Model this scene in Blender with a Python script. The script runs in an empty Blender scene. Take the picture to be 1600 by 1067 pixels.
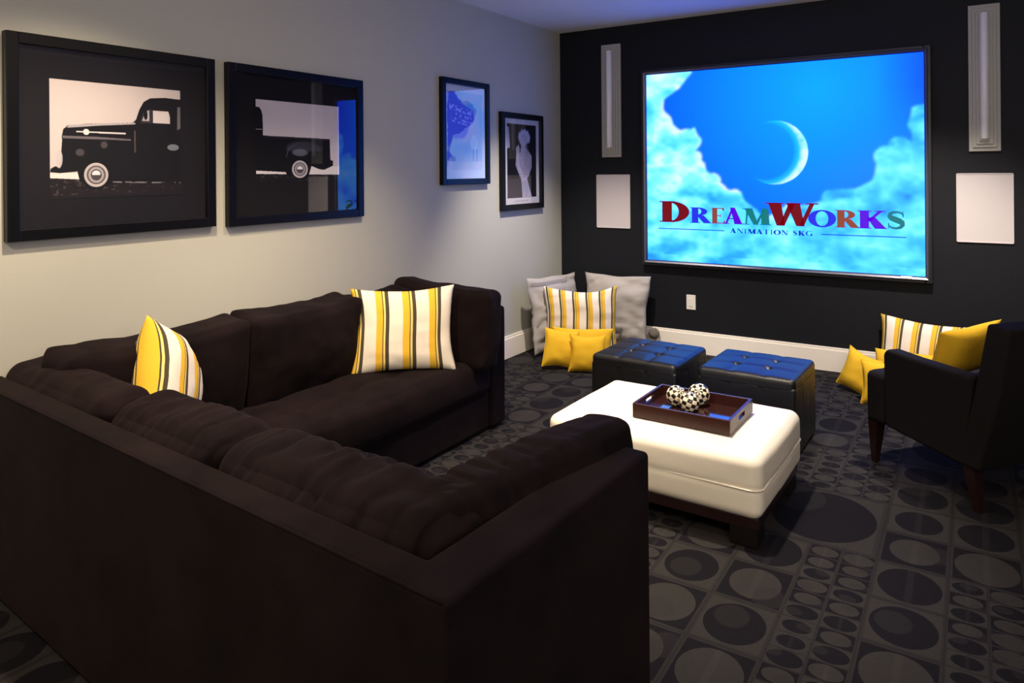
import bpy, bmesh, math, random
import numpy as np
from mathutils import Vector, Matrix, noise
C = bpy.context.scene.collection
PI = math.pi
R = math.radians
random.seed(4)

# ---------------------------------------------------------------- camera
cam_data = bpy.data.cameras.new('camera')
cam = bpy.data.objects.new('camera', cam_data); C.objects.link(cam)
cam_data.sensor_width = 36.0; cam_data.sensor_fit = 'HORIZONTAL'
cam_data.lens = 1120.4 / 1600 * 36.0
cam_data.shift_y = (267.65 - 533.5) / 1600
cam_data.clip_start = 0.02
YAW, ROLL = 0.5703, -0.0086
cam.matrix_world = (Matrix.Translation((3.1405, -5.7192, 1.4938)) @ Matrix.Rotation(YAW, 4, 'Z')
                    @ Matrix.Rotation(PI / 2, 4, 'X') @ Matrix.Rotation(ROLL, 4, 'Z'))
bpy.context.scene.camera = cam

# ---------------------------------------------------------------- world, exposure
W = bpy.data.worlds.new('world'); bpy.context.scene.world = W; W.use_nodes = True
W.node_tree.nodes['Background'].inputs[0].default_value = (0.9, 0.85, 0.8, 1)
W.node_tree.nodes['Background'].inputs[1].default_value = 0.0
vs = bpy.context.scene.view_settings
vs.view_transform = 'Standard'; vs.look = 'None'; vs.gamma = 1; vs.use_curve_mapping = False
vs.exposure = 0.0

# ---------------------------------------------------------------- ceiling downlights (out of frame), then added fill lights
WARM = (1.0, 0.80, 0.56)
NEUT = (1.0, 0.88, 0.74)
def spot(name, loc, target, power, angle, col=WARM, blend=0.8, radius=0.05):
    l = bpy.data.lights.new(name, 'SPOT'); l.energy = power; l.color = col
    l.spot_size = R(angle); l.spot_blend = blend; l.shadow_soft_size = radius
    o = bpy.data.objects.new(name, l); C.objects.link(o); o.location = loc
    d = Vector(target) - Vector(loc); o.rotation_euler = d.to_track_quat('-Z', 'Y').to_euler()
    return o
def area(name, loc, size, power, col, target=None):
    l = bpy.data.lights.new(name, 'AREA'); l.shape = 'RECTANGLE'; l.size, l.size_y = size; l.energy = power; l.color = col
    o = bpy.data.objects.new(name, l); C.objects.link(o); o.location = loc
    if target: o.rotation_euler = (Vector(target) - Vector(loc)).to_track_quat('-Z', 'Y').to_euler()
    return o
spot('downlight_ottoman', (2.05, -2.75, 2.70), (2.0, -2.70, 0), 350, 62, NEUT)
spot('downlight_corner', (0.95, -1.35, 2.70), (0.5, -0.75, 0), 300, 74, NEUT)
spot('downlight_right', (3.0, -1.3, 2.70), (2.75, -0.5, 0), 380, 78, NEUT)
spot('downlight_sofa_end', (1.25, -3.1, 2.70), (0.6, -2.9, 0.2), 170, 80, WARM)
spot('downlight_sofa_corner', (1.00, -4.3, 2.70), (0.45, -4.2, 0.35), 220, 98, WARM)
spot('downlight_sofa_back', (1.5, -5.9, 2.70), (1.0, -5.2, 0.3), 130, 120, WARM)
spot('downlight_walkway', (4.0, -4.2, 2.70), (3.9, -3.2, 0), 30, 100, WARM)
area('overhead_fill', (1.9, -3.6, 2.69), (1.0, 2.4), 14, WARM)  # added soft overhead fill, not an actual fixture
area('upward_fill', (3.9, -5.2, 1.9), (0.7, 0.7), 32, (1.0, 0.88, 0.80), (2.3, -1.9, 2.74))  # added unseen fill aimed upward to brighten the ceiling
area('rear_fill', (2.6, -7.4, 1.7), (2.6, 1.3), 22, (1.0, 0.86, 0.72), (2.4, 0, 1.9))  # added fill behind the camera for ceiling, walls and sofa back

# ---------------------------------------------------------------- node helpers
def mat(name):
    m = bpy.data.materials.new(name); m.use_nodes = True
    return m, m.node_tree, m.node_tree.nodes['Principled BSDF']
def N(nt, t, **kw):
    n = nt.nodes.new(t)
    for k, v in kw.items(): setattr(n, k, v)
    return n
def lnk(nt, a, b): nt.links.new(a, b)
def mth(nt, op, a, b=None, c=None):
    n = nt.nodes.new('ShaderNodeMath'); n.operation = op
    for i, v in enumerate((a, b, c)):
        if v is None: continue
        if isinstance(v, (int, float)): n.inputs[i].default_value = v
        else: nt.links.new(v, n.inputs[i])
    return n.outputs[0]
def vmt(nt, op, a, b=None):
    n = nt.nodes.new('ShaderNodeVectorMath'); n.operation = op
    for i, v in enumerate((a, b)):
        if v is None: continue
        if isinstance(v, tuple): n.inputs[i].default_value = v
        else: nt.links.new(v, n.inputs[i])
    return n.outputs['Value'] if op in ('LENGTH',) else n.outputs[0]
def sock(b, *names):
    for n in names:
        if n in b.inputs: return b.inputs[n]
def bump(nt, b, height, strength, dist=0.01):
    bp = N(nt, 'ShaderNodeBump'); bp.inputs['Strength'].default_value = strength
    bp.inputs['Distance'].default_value = dist
    lnk(nt, height, bp.inputs['Height']); lnk(nt, bp.outputs[0], b.inputs['Normal'])
def simple(name, col, rough=0.5, spec=0.5, metal=0.0, ns=0, nstr=0.0, var=0.0, dist=0.003, coat=0):
    m, nt, b = mat(name)
    b.inputs['Base Color'].default_value = (*col, 1); b.inputs['Roughness'].default_value = rough
    b.inputs['Specular IOR Level'].default_value = spec; b.inputs['Metallic'].default_value = metal
    if coat: b.inputs['Coat Weight'].default_value = coat; b.inputs['Coat Roughness'].default_value = 0.1
    if ns:
        tc = N(nt, 'ShaderNodeTexCoord'); nz = N(nt, 'ShaderNodeTexNoise')
        nz.inputs['Scale'].default_value = ns; nz.inputs['Detail'].default_value = 5
        lnk(nt, tc.outputs['Object'], nz.inputs['Vector'])
        if nstr: bump(nt, b, nz.outputs['Fac'], nstr, dist)
        if var:
            mx = N(nt, 'ShaderNodeMix', data_type='RGBA')
            mx.inputs[6].default_value = (*[c * (1 - var) for c in col], 1)
            mx.inputs[7].default_value = (*[min(1, c * (1 + var)) for c in col], 1)
            lnk(nt, nz.outputs['Fac'], mx.inputs[0]); lnk(nt, mx.outputs[2], b.inputs['Base Color'])
    return m

M = {}
M['wall'] = simple('warm_grey_paint', (0.43, 0.425, 0.375), 0.75, 0.25, ns=220, nstr=0.25, dist=0.002)
M['navy'] = simple('near_black_paint', (0.0062, 0.0072, 0.0108), 0.62, 0.25, ns=160, nstr=0.4, dist=0.003)
M['ceiling'] = simple('ceiling_paint', (0.86, 0.85, 0.83), 0.85, 0.2, ns=90, nstr=0.2, dist=0.002)
M['trim'] = simple('white_trim_paint', (0.88, 0.82, 0.74), 0.45, 0.4)
M['frame'] = simple('black_lacquer_frame', (0.0035, 0.0035, 0.005), 0.3, 0.22)
M['mat_board'] = simple('charcoal_mat_board', (0.0075, 0.0065, 0.0095), 0.9, 0.2)
M['paper'] = simple('white_print_paper', (0.62, 0.60, 0.62), 0.8, 0.2)
M['grille'] = simple('white_speaker_grille', (0.60, 0.55, 0.56), 0.6, 0.3, ns=900, nstr=0.2, dist=0.001)
M['taupe_metal'] = simple('taupe_metal', (0.42, 0.41, 0.37), 0.5, 0.5)
M['opal'] = simple('opal_glass_tube', (0.93, 0.92, 0.94), 0.35, 0.5)
M['plastic'] = simple('white_plastic', (0.80, 0.77, 0.72), 0.4, 0.5)
M['slot'] = simple('dark_slot', (0.05, 0.05, 0.05), 0.6)
M['bezel'] = simple('gunmetal_bezel', (0.16, 0.16, 0.19), 0.38, 0.6, metal=0.7)
M['bezel_dark'] = simple('black_bezel', (0.008, 0.008, 0.012), 0.4, 0.5)
M['leather_black'] = simple('black_leather', (0.0055, 0.0055, 0.0065), 0.40, 0.55, ns=180, nstr=0.18, dist=0.002)
M['leather_cream'] = simple('cream_leather', (0.80, 0.73, 0.60), 0.5, 0.4, ns=120, nstr=0.15, dist=0.002)
M['espresso'] = simple('espresso_wood', (0.016, 0.006, 0.005), 0.25, 0.5, ns=30, nstr=0.05, var=0.25)
M['tray_wood'] = simple('mahogany_wood', (0.034, 0.0085, 0.0065), 0.30, 0.35, ns=25, nstr=0.0, var=0.3)
M['tray_gloss'] = simple('mahogany_lacquer', (0.030, 0.010, 0.009), 0.07, 0.9, ns=25, nstr=0.0, var=0.2, coat=0.8)
M['black_wood'] = simple('black_wood_base', (0.006, 0.004, 0.004), 0.55, 0.2)
M['chair_cloth'] = simple('black_upholstery', (0.0075, 0.0058, 0.0062), 0.85, 0.15, ns=260, nstr=0.4, var=0.3)
M['yellow'] = simple('yellow_cotton', (0.78, 0.46, 0.025), 0.85, 0.15, ns=240, nstr=0.5, var=0.12)
M['grey_linen'] = simple('grey_satin_linen', (0.40, 0.37, 0.35), 0.6, 0.3, ns=240, nstr=0.5, var=0.14)
M['wicker'] = simple('grey_wicker', (0.16, 0.14, 0.12), 0.8, 0.2, ns=30, nstr=0.6, var=0.6)

def suede():
    m, nt, b = mat('dark_brown_microsuede')
    tc = N(nt, 'ShaderNodeTexCoord'); nz = N(nt, 'ShaderNodeTexNoise')
    nz.inputs['Scale'].default_value = 3.5; nz.inputs['Detail'].default_value = 6; nz.inputs['Roughness'].default_value = 0.65
    lnk(nt, tc.outputs['Object'], nz.inputs['Vector'])
    cr = N(nt, 'ShaderNodeValToRGB')
    cr.color_ramp.elements[0].position = 0.35; cr.color_ramp.elements[0].color = (0.0036, 0.0019, 0.0025, 1)
    cr.color_ramp.elements[1].position = 0.68; cr.color_ramp.elements[1].color = (0.0108, 0.0060, 0.0066, 1)
    lnk(nt, nz.outputs['Fac'], cr.inputs[0]); lnk(nt, cr.outputs[0], b.inputs['Base Color'])
    b.inputs['Roughness'].default_value = 0.9; b.inputs['Specular IOR Level'].default_value = 0.08
    b.inputs['Sheen Weight'].default_value = 0.03; b.inputs['Sheen Roughness'].default_value = 0.45
    b.inputs['Sheen Tint'].default_value = (0.75, 0.55, 0.55, 1)
    n2 = N(nt, 'ShaderNodeTexNoise'); n2.inputs['Scale'].default_value = 300; lnk(nt, tc.outputs['Object'], n2.inputs['Vector'])
    bump(nt, b, n2.outputs['Fac'], 0.35, 0.002)
    return m
M['suede'] = suede()

def carpet():
    m, nt, b = mat('patterned_carpet')
    tc = N(nt, 'ShaderNodeTexCoord'); P = tc.outputs['Object']
    P = vmt(nt, 'ADD', P, (0.0 - 2.354, 3.21, 0.0))
    P = vmt(nt, 'ADD', P, (23.5, 27.0 * 1.0, 0.0))
    def cell(size, seed):
        q = vmt(nt, 'DIVIDE', P, size); f = vmt(nt, 'FLOOR', q); f = vmt(nt, 'ADD', f, (seed, seed * .7, 0))
        w = N(nt, 'ShaderNodeTexWhiteNoise', noise_dimensions='2D'); lnk(nt, f, w.inputs['Vector']); return w.outputs['Value']
    big, mid, sml = (0.47, 0.54, 1), (0.235, 0.27, 1), (0.1175, 0.09, 1)
    isbig = mth(nt, 'LESS_THAN', cell(big, 3.5), 0.11)
    issml = mth(nt, 'LESS_THAN', cell((0.235, 0.54, 1), 11.5), 0.42)
    def mixv(f, a, c):
        n = N(nt, 'ShaderNodeMix', data_type='VECTOR'); lnk(nt, f, n.inputs[0])
        for i, v in ((4, a), (5, c)):
            if isinstance(v, tuple): n.inputs[i].default_value = v
            else: lnk(nt, v, n.inputs[i])
        return n.outputs[1]
    size = mixv(isbig, mixv(issml, mid, sml), big)
    q = vmt(nt, 'DIVIDE', P, size); idv = vmt(nt, 'FLOOR', q)
    uv = vmt(nt, 'SUBTRACT', vmt(nt, 'FRACTION', q), (0.5, 0.5, 0))
    def rnd(seed):
        f = vmt(nt, 'ADD', idv, (seed, seed * 1.3, 0))
        w = N(nt, 'ShaderNodeTexWhiteNoise', noise_dimensions='2D'); lnk(nt, f, w.inputs['Vector']); return w
    r1, r2, r3 = rnd(5.0), rnd(17.0), rnd(29.0)
    def circ(cu, rad):
        d = vmt(nt, 'LENGTH', cu); s = N(nt, 'ShaderNodeMath', operation='LESS_THAN')
        lnk(nt, d, s.inputs[0])
        if isinstance(rad, float): s.inputs[1].default_value = rad
        else: lnk(nt, rad, s.inputs[1])
        return s.outputs[0]
    uvf = vmt(nt, 'MULTIPLY', uv, (1, 1, 0))
    rad = mth(nt, 'MULTIPLY_ADD', r2.outputs['Value'], 0.10, 0.36)
    c1 = circ(uvf, rad)
    # second smaller disc, shifted sideways
    off = vmt(nt, 'MULTIPLY', vmt(nt, 'SUBTRACT', r2.outputs['Color'], (0.5, 0.5, 0.5)), (0.8, 0.6, 0))
    c2 = circ(vmt(nt, 'ADD', uvf, off), 0.24)
    c2 = mth(nt, 'MULTIPLY', c2, mth(nt, 'GREATER_THAN', r3.outputs['Value'], 0.35))
    # checkerboard-like parity with some randomness
    sx = N(nt, 'ShaderNodeSeparateXYZ'); lnk(nt, idv, sx.inputs[0])
    par = mth(nt, 'MODULO', mth(nt, 'ADD', sx.outputs[0], sx.outputs[1]), 2.0)
    par = mth(nt, 'GREATER_THAN', mth(nt, 'ABSOLUTE', par), 0.5)
    flip = mth(nt, 'LESS_THAN', r1.outputs['Value'], 0.38)
    xor = lambda a, c: mth(nt, 'ABSOLUTE', mth(nt, 'SUBTRACT', a, c))
    v = xor(xor(par, flip), c1)
    # the second disc and a centre bar give the half tones
    s2 = N(nt, 'ShaderNodeSeparateXYZ'); lnk(nt, uv, s2.inputs[0])
    bar = mth(nt, 'MULTIPLY', mth(nt, 'LESS_THAN', mth(nt, 'ABSOLUTE', s2.outputs[0]), 0.05), mth(nt, 'LESS_THAN', r3.outputs['Value'], 0.5))
    bar = mth(nt, 'MULTIPLY', bar, c1)
    tone = mth(nt, 'MULTIPLY_ADD', v, 0.72, 0.10)
    tone = mth(nt, 'ADD', tone, mth(nt, 'MULTIPLY', c2, mth(nt, 'MULTIPLY_ADD', v, -0.30, 0.22)))
    tone = mth(nt, 'ADD', tone, mth(nt, 'MULTIPLY', bar, 0.16))
    ax = mth(nt, 'ABSOLUTE', s2.outputs[0]); ay = mth(nt, 'ABSOLUTE', s2.outputs[1])
    edge = mth(nt, 'GREATER_THAN', mth(nt, 'MAXIMUM', ax, ay), 0.455)
    edge2 = mth(nt, 'GREATER_THAN', mth(nt, 'MAXIMUM', ax, ay), 0.488)
    tone = mth(nt, 'ADD', mth(nt, 'MULTIPLY', tone, mth(nt, 'SUBTRACT', 1.0, edge)), mth(nt, 'MULTIPLY', edge, 0.60))
    tone = mth(nt, 'MULTIPLY', tone, mth(nt, 'SUBTRACT', 1.0, mth(nt, 'MULTIPLY', edge2, 0.3)))
    fine = N(nt, 'ShaderNodeTexNoise'); fine.inputs['Scale'].default_value = 260; fine.inputs['Detail'].default_value = 2
    lnk(nt, tc.outputs['Object'], fine.inputs['Vector'])
    tone = mth(nt, 'MULTIPLY', tone, mth(nt, 'MULTIPLY_ADD', fine.outputs['Fac'], 1.0, 0.5))
    mx = N(nt, 'ShaderNodeMix', data_type='RGBA')
    mx.inputs[6].default_value = (0.0042, 0.0036, 0.0062, 1); mx.inputs[7].default_value = (0.031, 0.0285, 0.0265, 1)
    lnk(nt, tone, mx.inputs[0]); lnk(nt, mx.outputs[2], b.inputs['Base Color'])
    b.inputs['Roughness'].default_value = 0.95; b.inputs['Specular IOR Level'].default_value = 0.1
    bump(nt, b, fine.outputs['Fac'], 0.6, 0.004)
    return m
M['carpet'] = carpet()

def stripes(name, reps, phase, mirror=False, scalex=1.0):
    m, nt, b = mat(name)
    uv = N(nt, 'ShaderNodeUVMap'); s = N(nt, 'ShaderNodeSeparateXYZ'); lnk(nt, uv.outputs[0], s.inputs[0])
    x = s.outputs[0]
    if mirror: x = mth(nt, 'SUBTRACT', 1.0, x)
    f = mth(nt, 'FRACT', mth(nt, 'MULTIPLY_ADD', x, reps, phase))
    cr = N(nt, 'ShaderNodeValToRGB'); r = cr.color_ramp; r.interpolation = 'CONSTANT'
    white, yel, dk, pale = (0.80, 0.72, 0.62, 1), (0.78, 0.46, 0.04, 1), (0.07, 0.055, 0.035, 1), (0.80, 0.60, 0.20, 1)
    stops = [(0, white), (0.47, yel), (0.72, dk), (0.755, pale), (0.83, dk), (0.965, white)]
    r.elements[0].position = 0; r.elements[0].color = white
    r.elements[1].position = 0.47; r.elements[1].color = yel
    for p_, c_ in stops[2:]:
        e = r.elements.new(p_); e.color = c_
    lnk(nt, f, cr.inputs[0]); lnk(nt, cr.outputs[0], b.inputs['Base Color'])
    b.inputs['Roughness'].default_value = 0.85; b.inputs['Specular IOR Level'].default_value = 0.15
    tc = N(nt, 'ShaderNodeTexCoord'); nz = N(nt, 'ShaderNodeTexNoise'); nz.inputs['Scale'].default_value = 250
    lnk(nt, tc.outputs['Object'], nz.inputs['Vector']); bump(nt, b, nz.outputs['Fac'], 0.4, 0.002)
    return m
M['stripe_sofa'] = stripes('yellow_white_stripe_four', 3.9, 0.58)
M['stripe_slim'] = stripes('yellow_white_stripe_six', 5.6, 0.55, True)
M['stripe_right'] = stripes('yellow_white_stripe_five', 4.9, 0.58)

def picture_glass():
    m = bpy.data.materials.new('picture_glass'); m.use_nodes = True; nt = m.node_tree
    nt.nodes.remove(nt.nodes['Principled BSDF']); out = nt.nodes['Material Output']
    tr = N(nt, 'ShaderNodeBsdfTransparent'); gl = N(nt, 'ShaderNodeBsdfGlossy'); gl.inputs['Roughness'].default_value = 0.015
    fr = N(nt, 'ShaderNodeFresnel'); fr.inputs['IOR'].default_value = 1.52
    gm = N(nt, 'ShaderNodeNewGeometry')
    f2 = mth(nt, 'MULTIPLY', mth(nt, 'MINIMUM', mth(nt, 'MULTIPLY', fr.outputs[0], 2.1), 1.0), mth(nt, 'SUBTRACT', 1.0, gm.outputs['Backfacing']))
    mx = N(nt, 'ShaderNodeMixShader'); lnk(nt, f2, mx.inputs[0]); lnk(nt, tr.outputs[0], mx.inputs[1]); lnk(nt, gl.outputs[0], mx.inputs[2])
    lnk(nt, mx.outputs[0], out.inputs[0]); return m
M['glass'] = picture_glass()

def painted(name, emission=False, rough=0.8):
    m, nt, b = mat(name)
    at = N(nt, 'ShaderNodeAttribute', attribute_name='paint')
    if emission:
        b.inputs['Base Color'].default_value = (0.004, 0.004, 0.005, 1); b.inputs['Roughness'].default_value = 0.5
        b.inputs['Specular IOR Level'].default_value = 0.2
        lnk(nt, at.outputs['Color'], b.inputs['Emission Color']); b.inputs['Emission Strength'].default_value = 1.0
    else:
        lnk(nt, at.outputs['Color'], b.inputs['Base Color']); b.inputs['Roughness'].default_value = rough
        b.inputs['Specular IOR Level'].default_value = 0.2
    return m
M['artwork'] = painted('printed_artwork')
M['screen_image'] = painted('projected_image', True)

def glow(name, srgb, strength=1.0):
    m, nt, b = mat(name)
    lin = [((c / 255 + 0.055) / 1.055) ** 2.4 if c > 10 else c / 255 / 12.92 for c in srgb]
    b.inputs['Base Color'].default_value = (0.004, 0.004, 0.005, 1); b.inputs['Specular IOR Level'].default_value = 0.2
    b.inputs['Emission Color'].default_value = (*lin, 1); b.inputs['Emission Strength'].default_value = strength
    return m
def lin3(c): return [((v / 255 + 0.055) / 1.055) ** 2.4 if v > 10 else v / 255 / 12.92 for v in c]

def checker():
    m, nt, b = mat('black_ivory_checker')
    uv = N(nt, 'ShaderNodeUVMap'); s = N(nt, 'ShaderNodeSeparateXYZ'); lnk(nt, uv.outputs[0], s.inputs[0])
    fx = mth(nt, 'FLOOR', mth(nt, 'MULTIPLY', s.outputs[0], 12)); fy = mth(nt, 'FLOOR', mth(nt, 'MULTIPLY', s.outputs[1], 8))
    p = mth(nt, 'MODULO', mth(nt, 'ADD', fx, fy), 2.0)
    mx = N(nt, 'ShaderNodeMix', data_type='RGBA'); mx.inputs[6].default_value = (0.015, 0.011, 0.009, 1); mx.inputs[7].default_value = (0.80, 0.70, 0.52, 1)
    lnk(nt, p, mx.inputs[0]); lnk(nt, mx.outputs[2], b.inputs['Base Color']); b.inputs['Roughness'].default_value = 0.22
    return m
M['checker'] = checker()

# ---------------------------------------------------------------- object helpers
def tag(o, label=None, cat=None, group=None, kind=None):
    if label: o['label'] = label
    if cat: o['category'] = cat
    if group: o['group'] = group
    if kind: o['kind'] = kind
    return o
def obj(name, bm, m, parent=None, smooth=False, loc=None):
    me = bpy.data.meshes.new(name)
    if isinstance(bm, bmesh.types.BMesh):
        bmesh.ops.recalc_face_normals(bm, faces=bm.faces)
        bm.to_mesh(me); bm.free()
    else:
        me = bm
    if smooth:
        for p in me.polygons: p.use_smooth = True
    if m is not None: me.materials.append(m)
    o = bpy.data.objects.new(name, me); C.objects.link(o)
    if parent: o.parent = parent
    if loc: o.location = loc
    return o
def empty(name, loc=(0, 0, 0), rz=0, **kw):
    o = bpy.data.objects.new(name, None); C.objects.link(o); o.location = loc; o.rotation_euler = (0, 0, rz)
    o.empty_display_size = 0.1
    return tag(o, **kw)
def bx(x0, x1, y0, y1, z0, z1, bev=0.0, seg=3, bm=None):
    t = bmesh.new(); bmesh.ops.create_cube(t, size=1)
    for v in t.verts:
        v.co = Vector(((x0 + x1) / 2 + v.co.x * (x1 - x0), (y0 + y1) / 2 + v.co.y * (y1 - y0), (z0 + z1) / 2 + v.co.z * (z1 - z0)))
    if bev: bmesh.ops.bevel(t, geom=t.edges[:], offset=bev, segments=seg, affect='EDGES', profile=0.5)
    if bm is None: return t
    me = bpy.data.meshes.new('t'); t.to_mesh(me); t.free(); bm.from_mesh(me); bpy.data.meshes.remove(me)
    return bm
def struct(name, bm, m): return tag(obj(name, bm, m), kind='structure')

def cube_grid(n):
    """unit cube surface [-1,1]^3 split n x n per side"""
    bm = bmesh.new(); bmesh.ops.create_cube(bm, size=2)
    bmesh.ops.subdivide_edges(bm, edges=bm.edges[:], cuts=n - 1, use_grid_fill=True)
    return bm
def cushion(w, d, h, n=22, r=0.06, crown=(0.02, 0.02, 0.04), seed=0, amp=0.008, fold=None, tuft=None, pinch=0.0, sag=0.0):
    """soft upholstered block, centred on x,y with its underside at z=0"""
    bm = cube_grid(n); hw, hd, hh = w / 2, d / 2, h / 2
    sv = Vector((seed * 7.3, seed * 3.1, seed * 5.7))
    for v in bm.verts:
        u = v.co.copy()
        # denser sampling near the edges
        u = Vector([math.sin(c * PI / 2) * 0.55 + c * 0.45 for c in u])
        p = Vector((u.x * hw, u.y * hd, u.z * hh))
        q = Vector([max(-a + r, min(a - r, c)) for a, c in zip((hw, hd, hh), p)])
        dlt = p - q
        if dlt.length > 1e-6:
            k = max(abs(dlt.x), abs(dlt.y), abs(dlt.z)) / dlt.length
            p = q + dlt * (k if dlt.length > r * 0.999 else k)
        fx, fy, fz = (1 - u.x * u.x), (1 - u.y * u.y), (1 - u.z * u.z)
        p.x += (u.x) ** 3 * crown[0] * fy * fz
        p.y += (u.y) ** 3 * crown[1] * fx * fz
        p.z += (u.z) ** 3 * crown[2] * fx * fy * (1 if u.z > 0 else 0)
        if pinch: p.z -= pinch * (u.x ** 2 * u.y ** 2) * (1 if u.z > 0 else 0)
        if sag: p.z -= sag * (1 - u.x ** 2) * max(0, u.z)
        nd = p.normalized()
        a = noise.noise(p * 7 + sv) + 0.5 * noise.noise(p * 17 + sv)
        p += nd * a * amp
        if fold:
            fa, fs = fold
            rid = noise.noise(Vector((p.x * fs, p.y * 3, p.z * 3)) + sv)
            env = max(0, noise.noise(Vector((p.x * 2.1, 0, 0)) + sv * 2) + 0.45)
            p += nd * (-(1 - abs(rid) * 3) if abs(rid) < 0.33 else 0) * fa * env
        if tuft and u.z > 0.5:
            kx, ky, dp = tuft
            sx = abs(math.sin(PI * kx * (u.x + 1) / 2)); sy = abs(math.sin(PI * ky * (u.y + 1) / 2))
            inn = min(1, (1 - abs(u.x)) * 6) * min(1, (1 - abs(u.y)) * 6)
            p.z -= dp * inn * (0.55 * (1 - sx) ** 3 + 0.55 * (1 - sy) ** 3 + 1.3 * math.exp(-((sx * sx + sy * sy) * 14)))
        p.z += hh; v.co = p
    return bm
def place(bm, loc, rot=(0, 0, 0)):
    mtx = Matrix.Translation(loc) @ Matrix.Rotation(rot[2], 4, 'Z') @ Matrix.Rotation(rot[1], 4, 'Y') @ Matrix.Rotation(rot[0], 4, 'X')
    bmesh.ops.transform(bm, matrix=mtx, verts=bm.verts); return bm
def tube(pts, r, seg=8, closed=False, bm=None):
    bm = bm or bmesh.new(); pts = [Vector(p) for p in pts]; n = len(pts); rings = []
    for i, p in enumerate(pts):
        a = pts[(i - 1) % n] if (closed or i > 0) else p; c = pts[(i + 1) % n] if (closed or i < n - 1) else p
        t = (c - a).normalized(); up = Vector((0, 0, 1)) if abs(t.z) < 0.9 else Vector((1, 0, 0))
        s = t.cross(up).normalized(); u = s.cross(t)
        rings.append([bm.verts.new(p + (s * math.cos(2 * PI * k / seg) + u * math.sin(2 * PI * k / seg)) * r) for k in range(seg)])
    m = n if closed else n - 1
    for i in range(m):
        A, B = rings[i], rings[(i + 1) % n]
        for k in range(seg): bm.faces.new((A[k], A[(k + 1) % seg], B[(k + 1) % seg], B[k]))
    if not closed: bm.faces.new(rings[0]); bm.faces.new(rings[-1][::-1])
    return bm
def lathe_post(x, y, z0, z1, r0, r1, seg=4, bm=None, rot=PI / 4, lean=(0, 0), rows=6):
    """tapering square or round leg"""
    bm = bm or bmesh.new(); rings = []
    for j in range(rows):
        t = j / (rows - 1); z = z0 + (z1 - z0) * t; r = r0 + (r1 - r0) * t
        rings.append([bm.verts.new((x + lean[0] * (1 - t) + r * math.cos(rot + 2 * PI * k / seg), y + lean[1] * (1 - t) + r * math.sin(rot + 2 * PI * k / seg), z)) for k in range(seg)])
    for i in range(rows - 1):
        A, B = rings[i], rings[i + 1]
        for k in range(seg): bm.faces.new((A[k], A[(k + 1) % seg], B[(k + 1) % seg], B[k]))
    bm.faces.new(rings[0][::-1]); bm.faces.new(rings[-1])
    return bm

# throw pillow: origin at bottom centre, lies in XZ, faces -Y
def pillow_mesh(w, h, t, seed=0, n=26, dog=0.10, droop=0.0, amp=0.006, bend=0.0, fold=0.0):
    verts, faces, uvs = [], [], []
    def pt(u, v, side):
        x = w / 2 * u * (1 - dog * (1 - v * v) * abs(u) ** 1.5); z = h / 2 * v * (1 - dog * (1 - u * u) * abs(v) ** 1.5)
        f = max(0.0, (1 - abs(u) ** 2.6) * (1 - abs(v) ** 2.6)) ** 0.55
        y = side * t / 2 * f
        a = noise.noise(Vector((x * 7 + seed, z * 7, side * 2.0 + seed))) + .5 * noise.noise(Vector((x * 18 + seed, z * 18, side * 2.0)))
        y += side * amp * a * min(1, f * 2)
        if fold:
            rr = noise.noise(Vector((x * 3 + seed, z * 16, side + seed * 2)))
            y -= side * fold * max(0, 1 - abs(rr) * 4) * min(1, f * 2)
        y += bend * (z / h) ** 2 + bend * .8 * (x / w) ** 2
        z2 = z - droop * max(0, v) ** 2 * (1 - u * u) + noise.noise(Vector((x * 4, seed, 1.7))) * amp * 1.2
        x2 = x + noise.noise(Vector((seed, z * 5, 4.4))) * amp * 1.5
        return (x2, y, z2 + h / 2)
    idx = {}
    for side in (-1, 1):
        for i in range(n + 1):
            for j in range(n + 1):
                u, v = -1 + 2 * i / n, -1 + 2 * j / n
                # denser near rim
                u, v = math.sin(u * PI / 2) * .5 + u * .5, math.sin(v * PI / 2) * .5 + v * .5
                b = i in (0, n) or j in (0, n)
                if b and side == 1: idx[(1, i, j)] = idx[(-1, i, j)]; continue
                idx[(side, i, j)] = len(verts); verts.append(pt(u, v, side)); uvs.append(((u + 1) / 2, (v + 1) / 2))
    for side in (-1, 1):
        for i in range(n):
            for j in range(n):
                q = [idx[(side, i, j)], idx[(side, i + 1, j)], idx[(side, i + 1, j + 1)], idx[(side, i, j + 1)]]
                faces.append(q if side == -1 else q[::-1])
    me = bpy.data.meshes.new('pillow'); me.from_pydata(verts, [], faces)
    ul = me.uv_layers.new(name='UVMap')
    for lp in me.loops: ul.data[lp.index].uv = uvs[lp.vertex_index]
    for p in me.polygons: p.use_smooth = True
    return me, [pt_ for pt_ in (verts[idx[(-1, i, 0)]] for i in range(n + 1))], \
        [verts[idx[(-1, i, 0)]] for i in range(n)] + [verts[idx[(-1, n, j)]] for j in range(n)] + [verts[idx[(-1, i, n)]] for i in range(n, 0, -1)] + [verts[idx[(-1, 0, j)]] for j in range(n, 0, -1)]
def pillow(name, loc, yaw, tilt, w, h, t, m, label, group=None, roll=0.0, piping=None, **kw):
    me, _, rim = pillow_mesh(w, h, t, **kw)
    o = obj(name, me, m)
    o.location = loc
    o.matrix_world = Matrix.Translation(loc) @ Matrix.Rotation(R(yaw), 4, 'Z') @ Matrix.Rotation(R(-tilt), 4, 'X') @ Matrix.Rotation(R(roll), 4, 'Y')
    tag(o, label, 'pillow', group)
    if piping: obj('piping', tube(rim, 0.0035, 6, True), piping, o, True)
    return o

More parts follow.
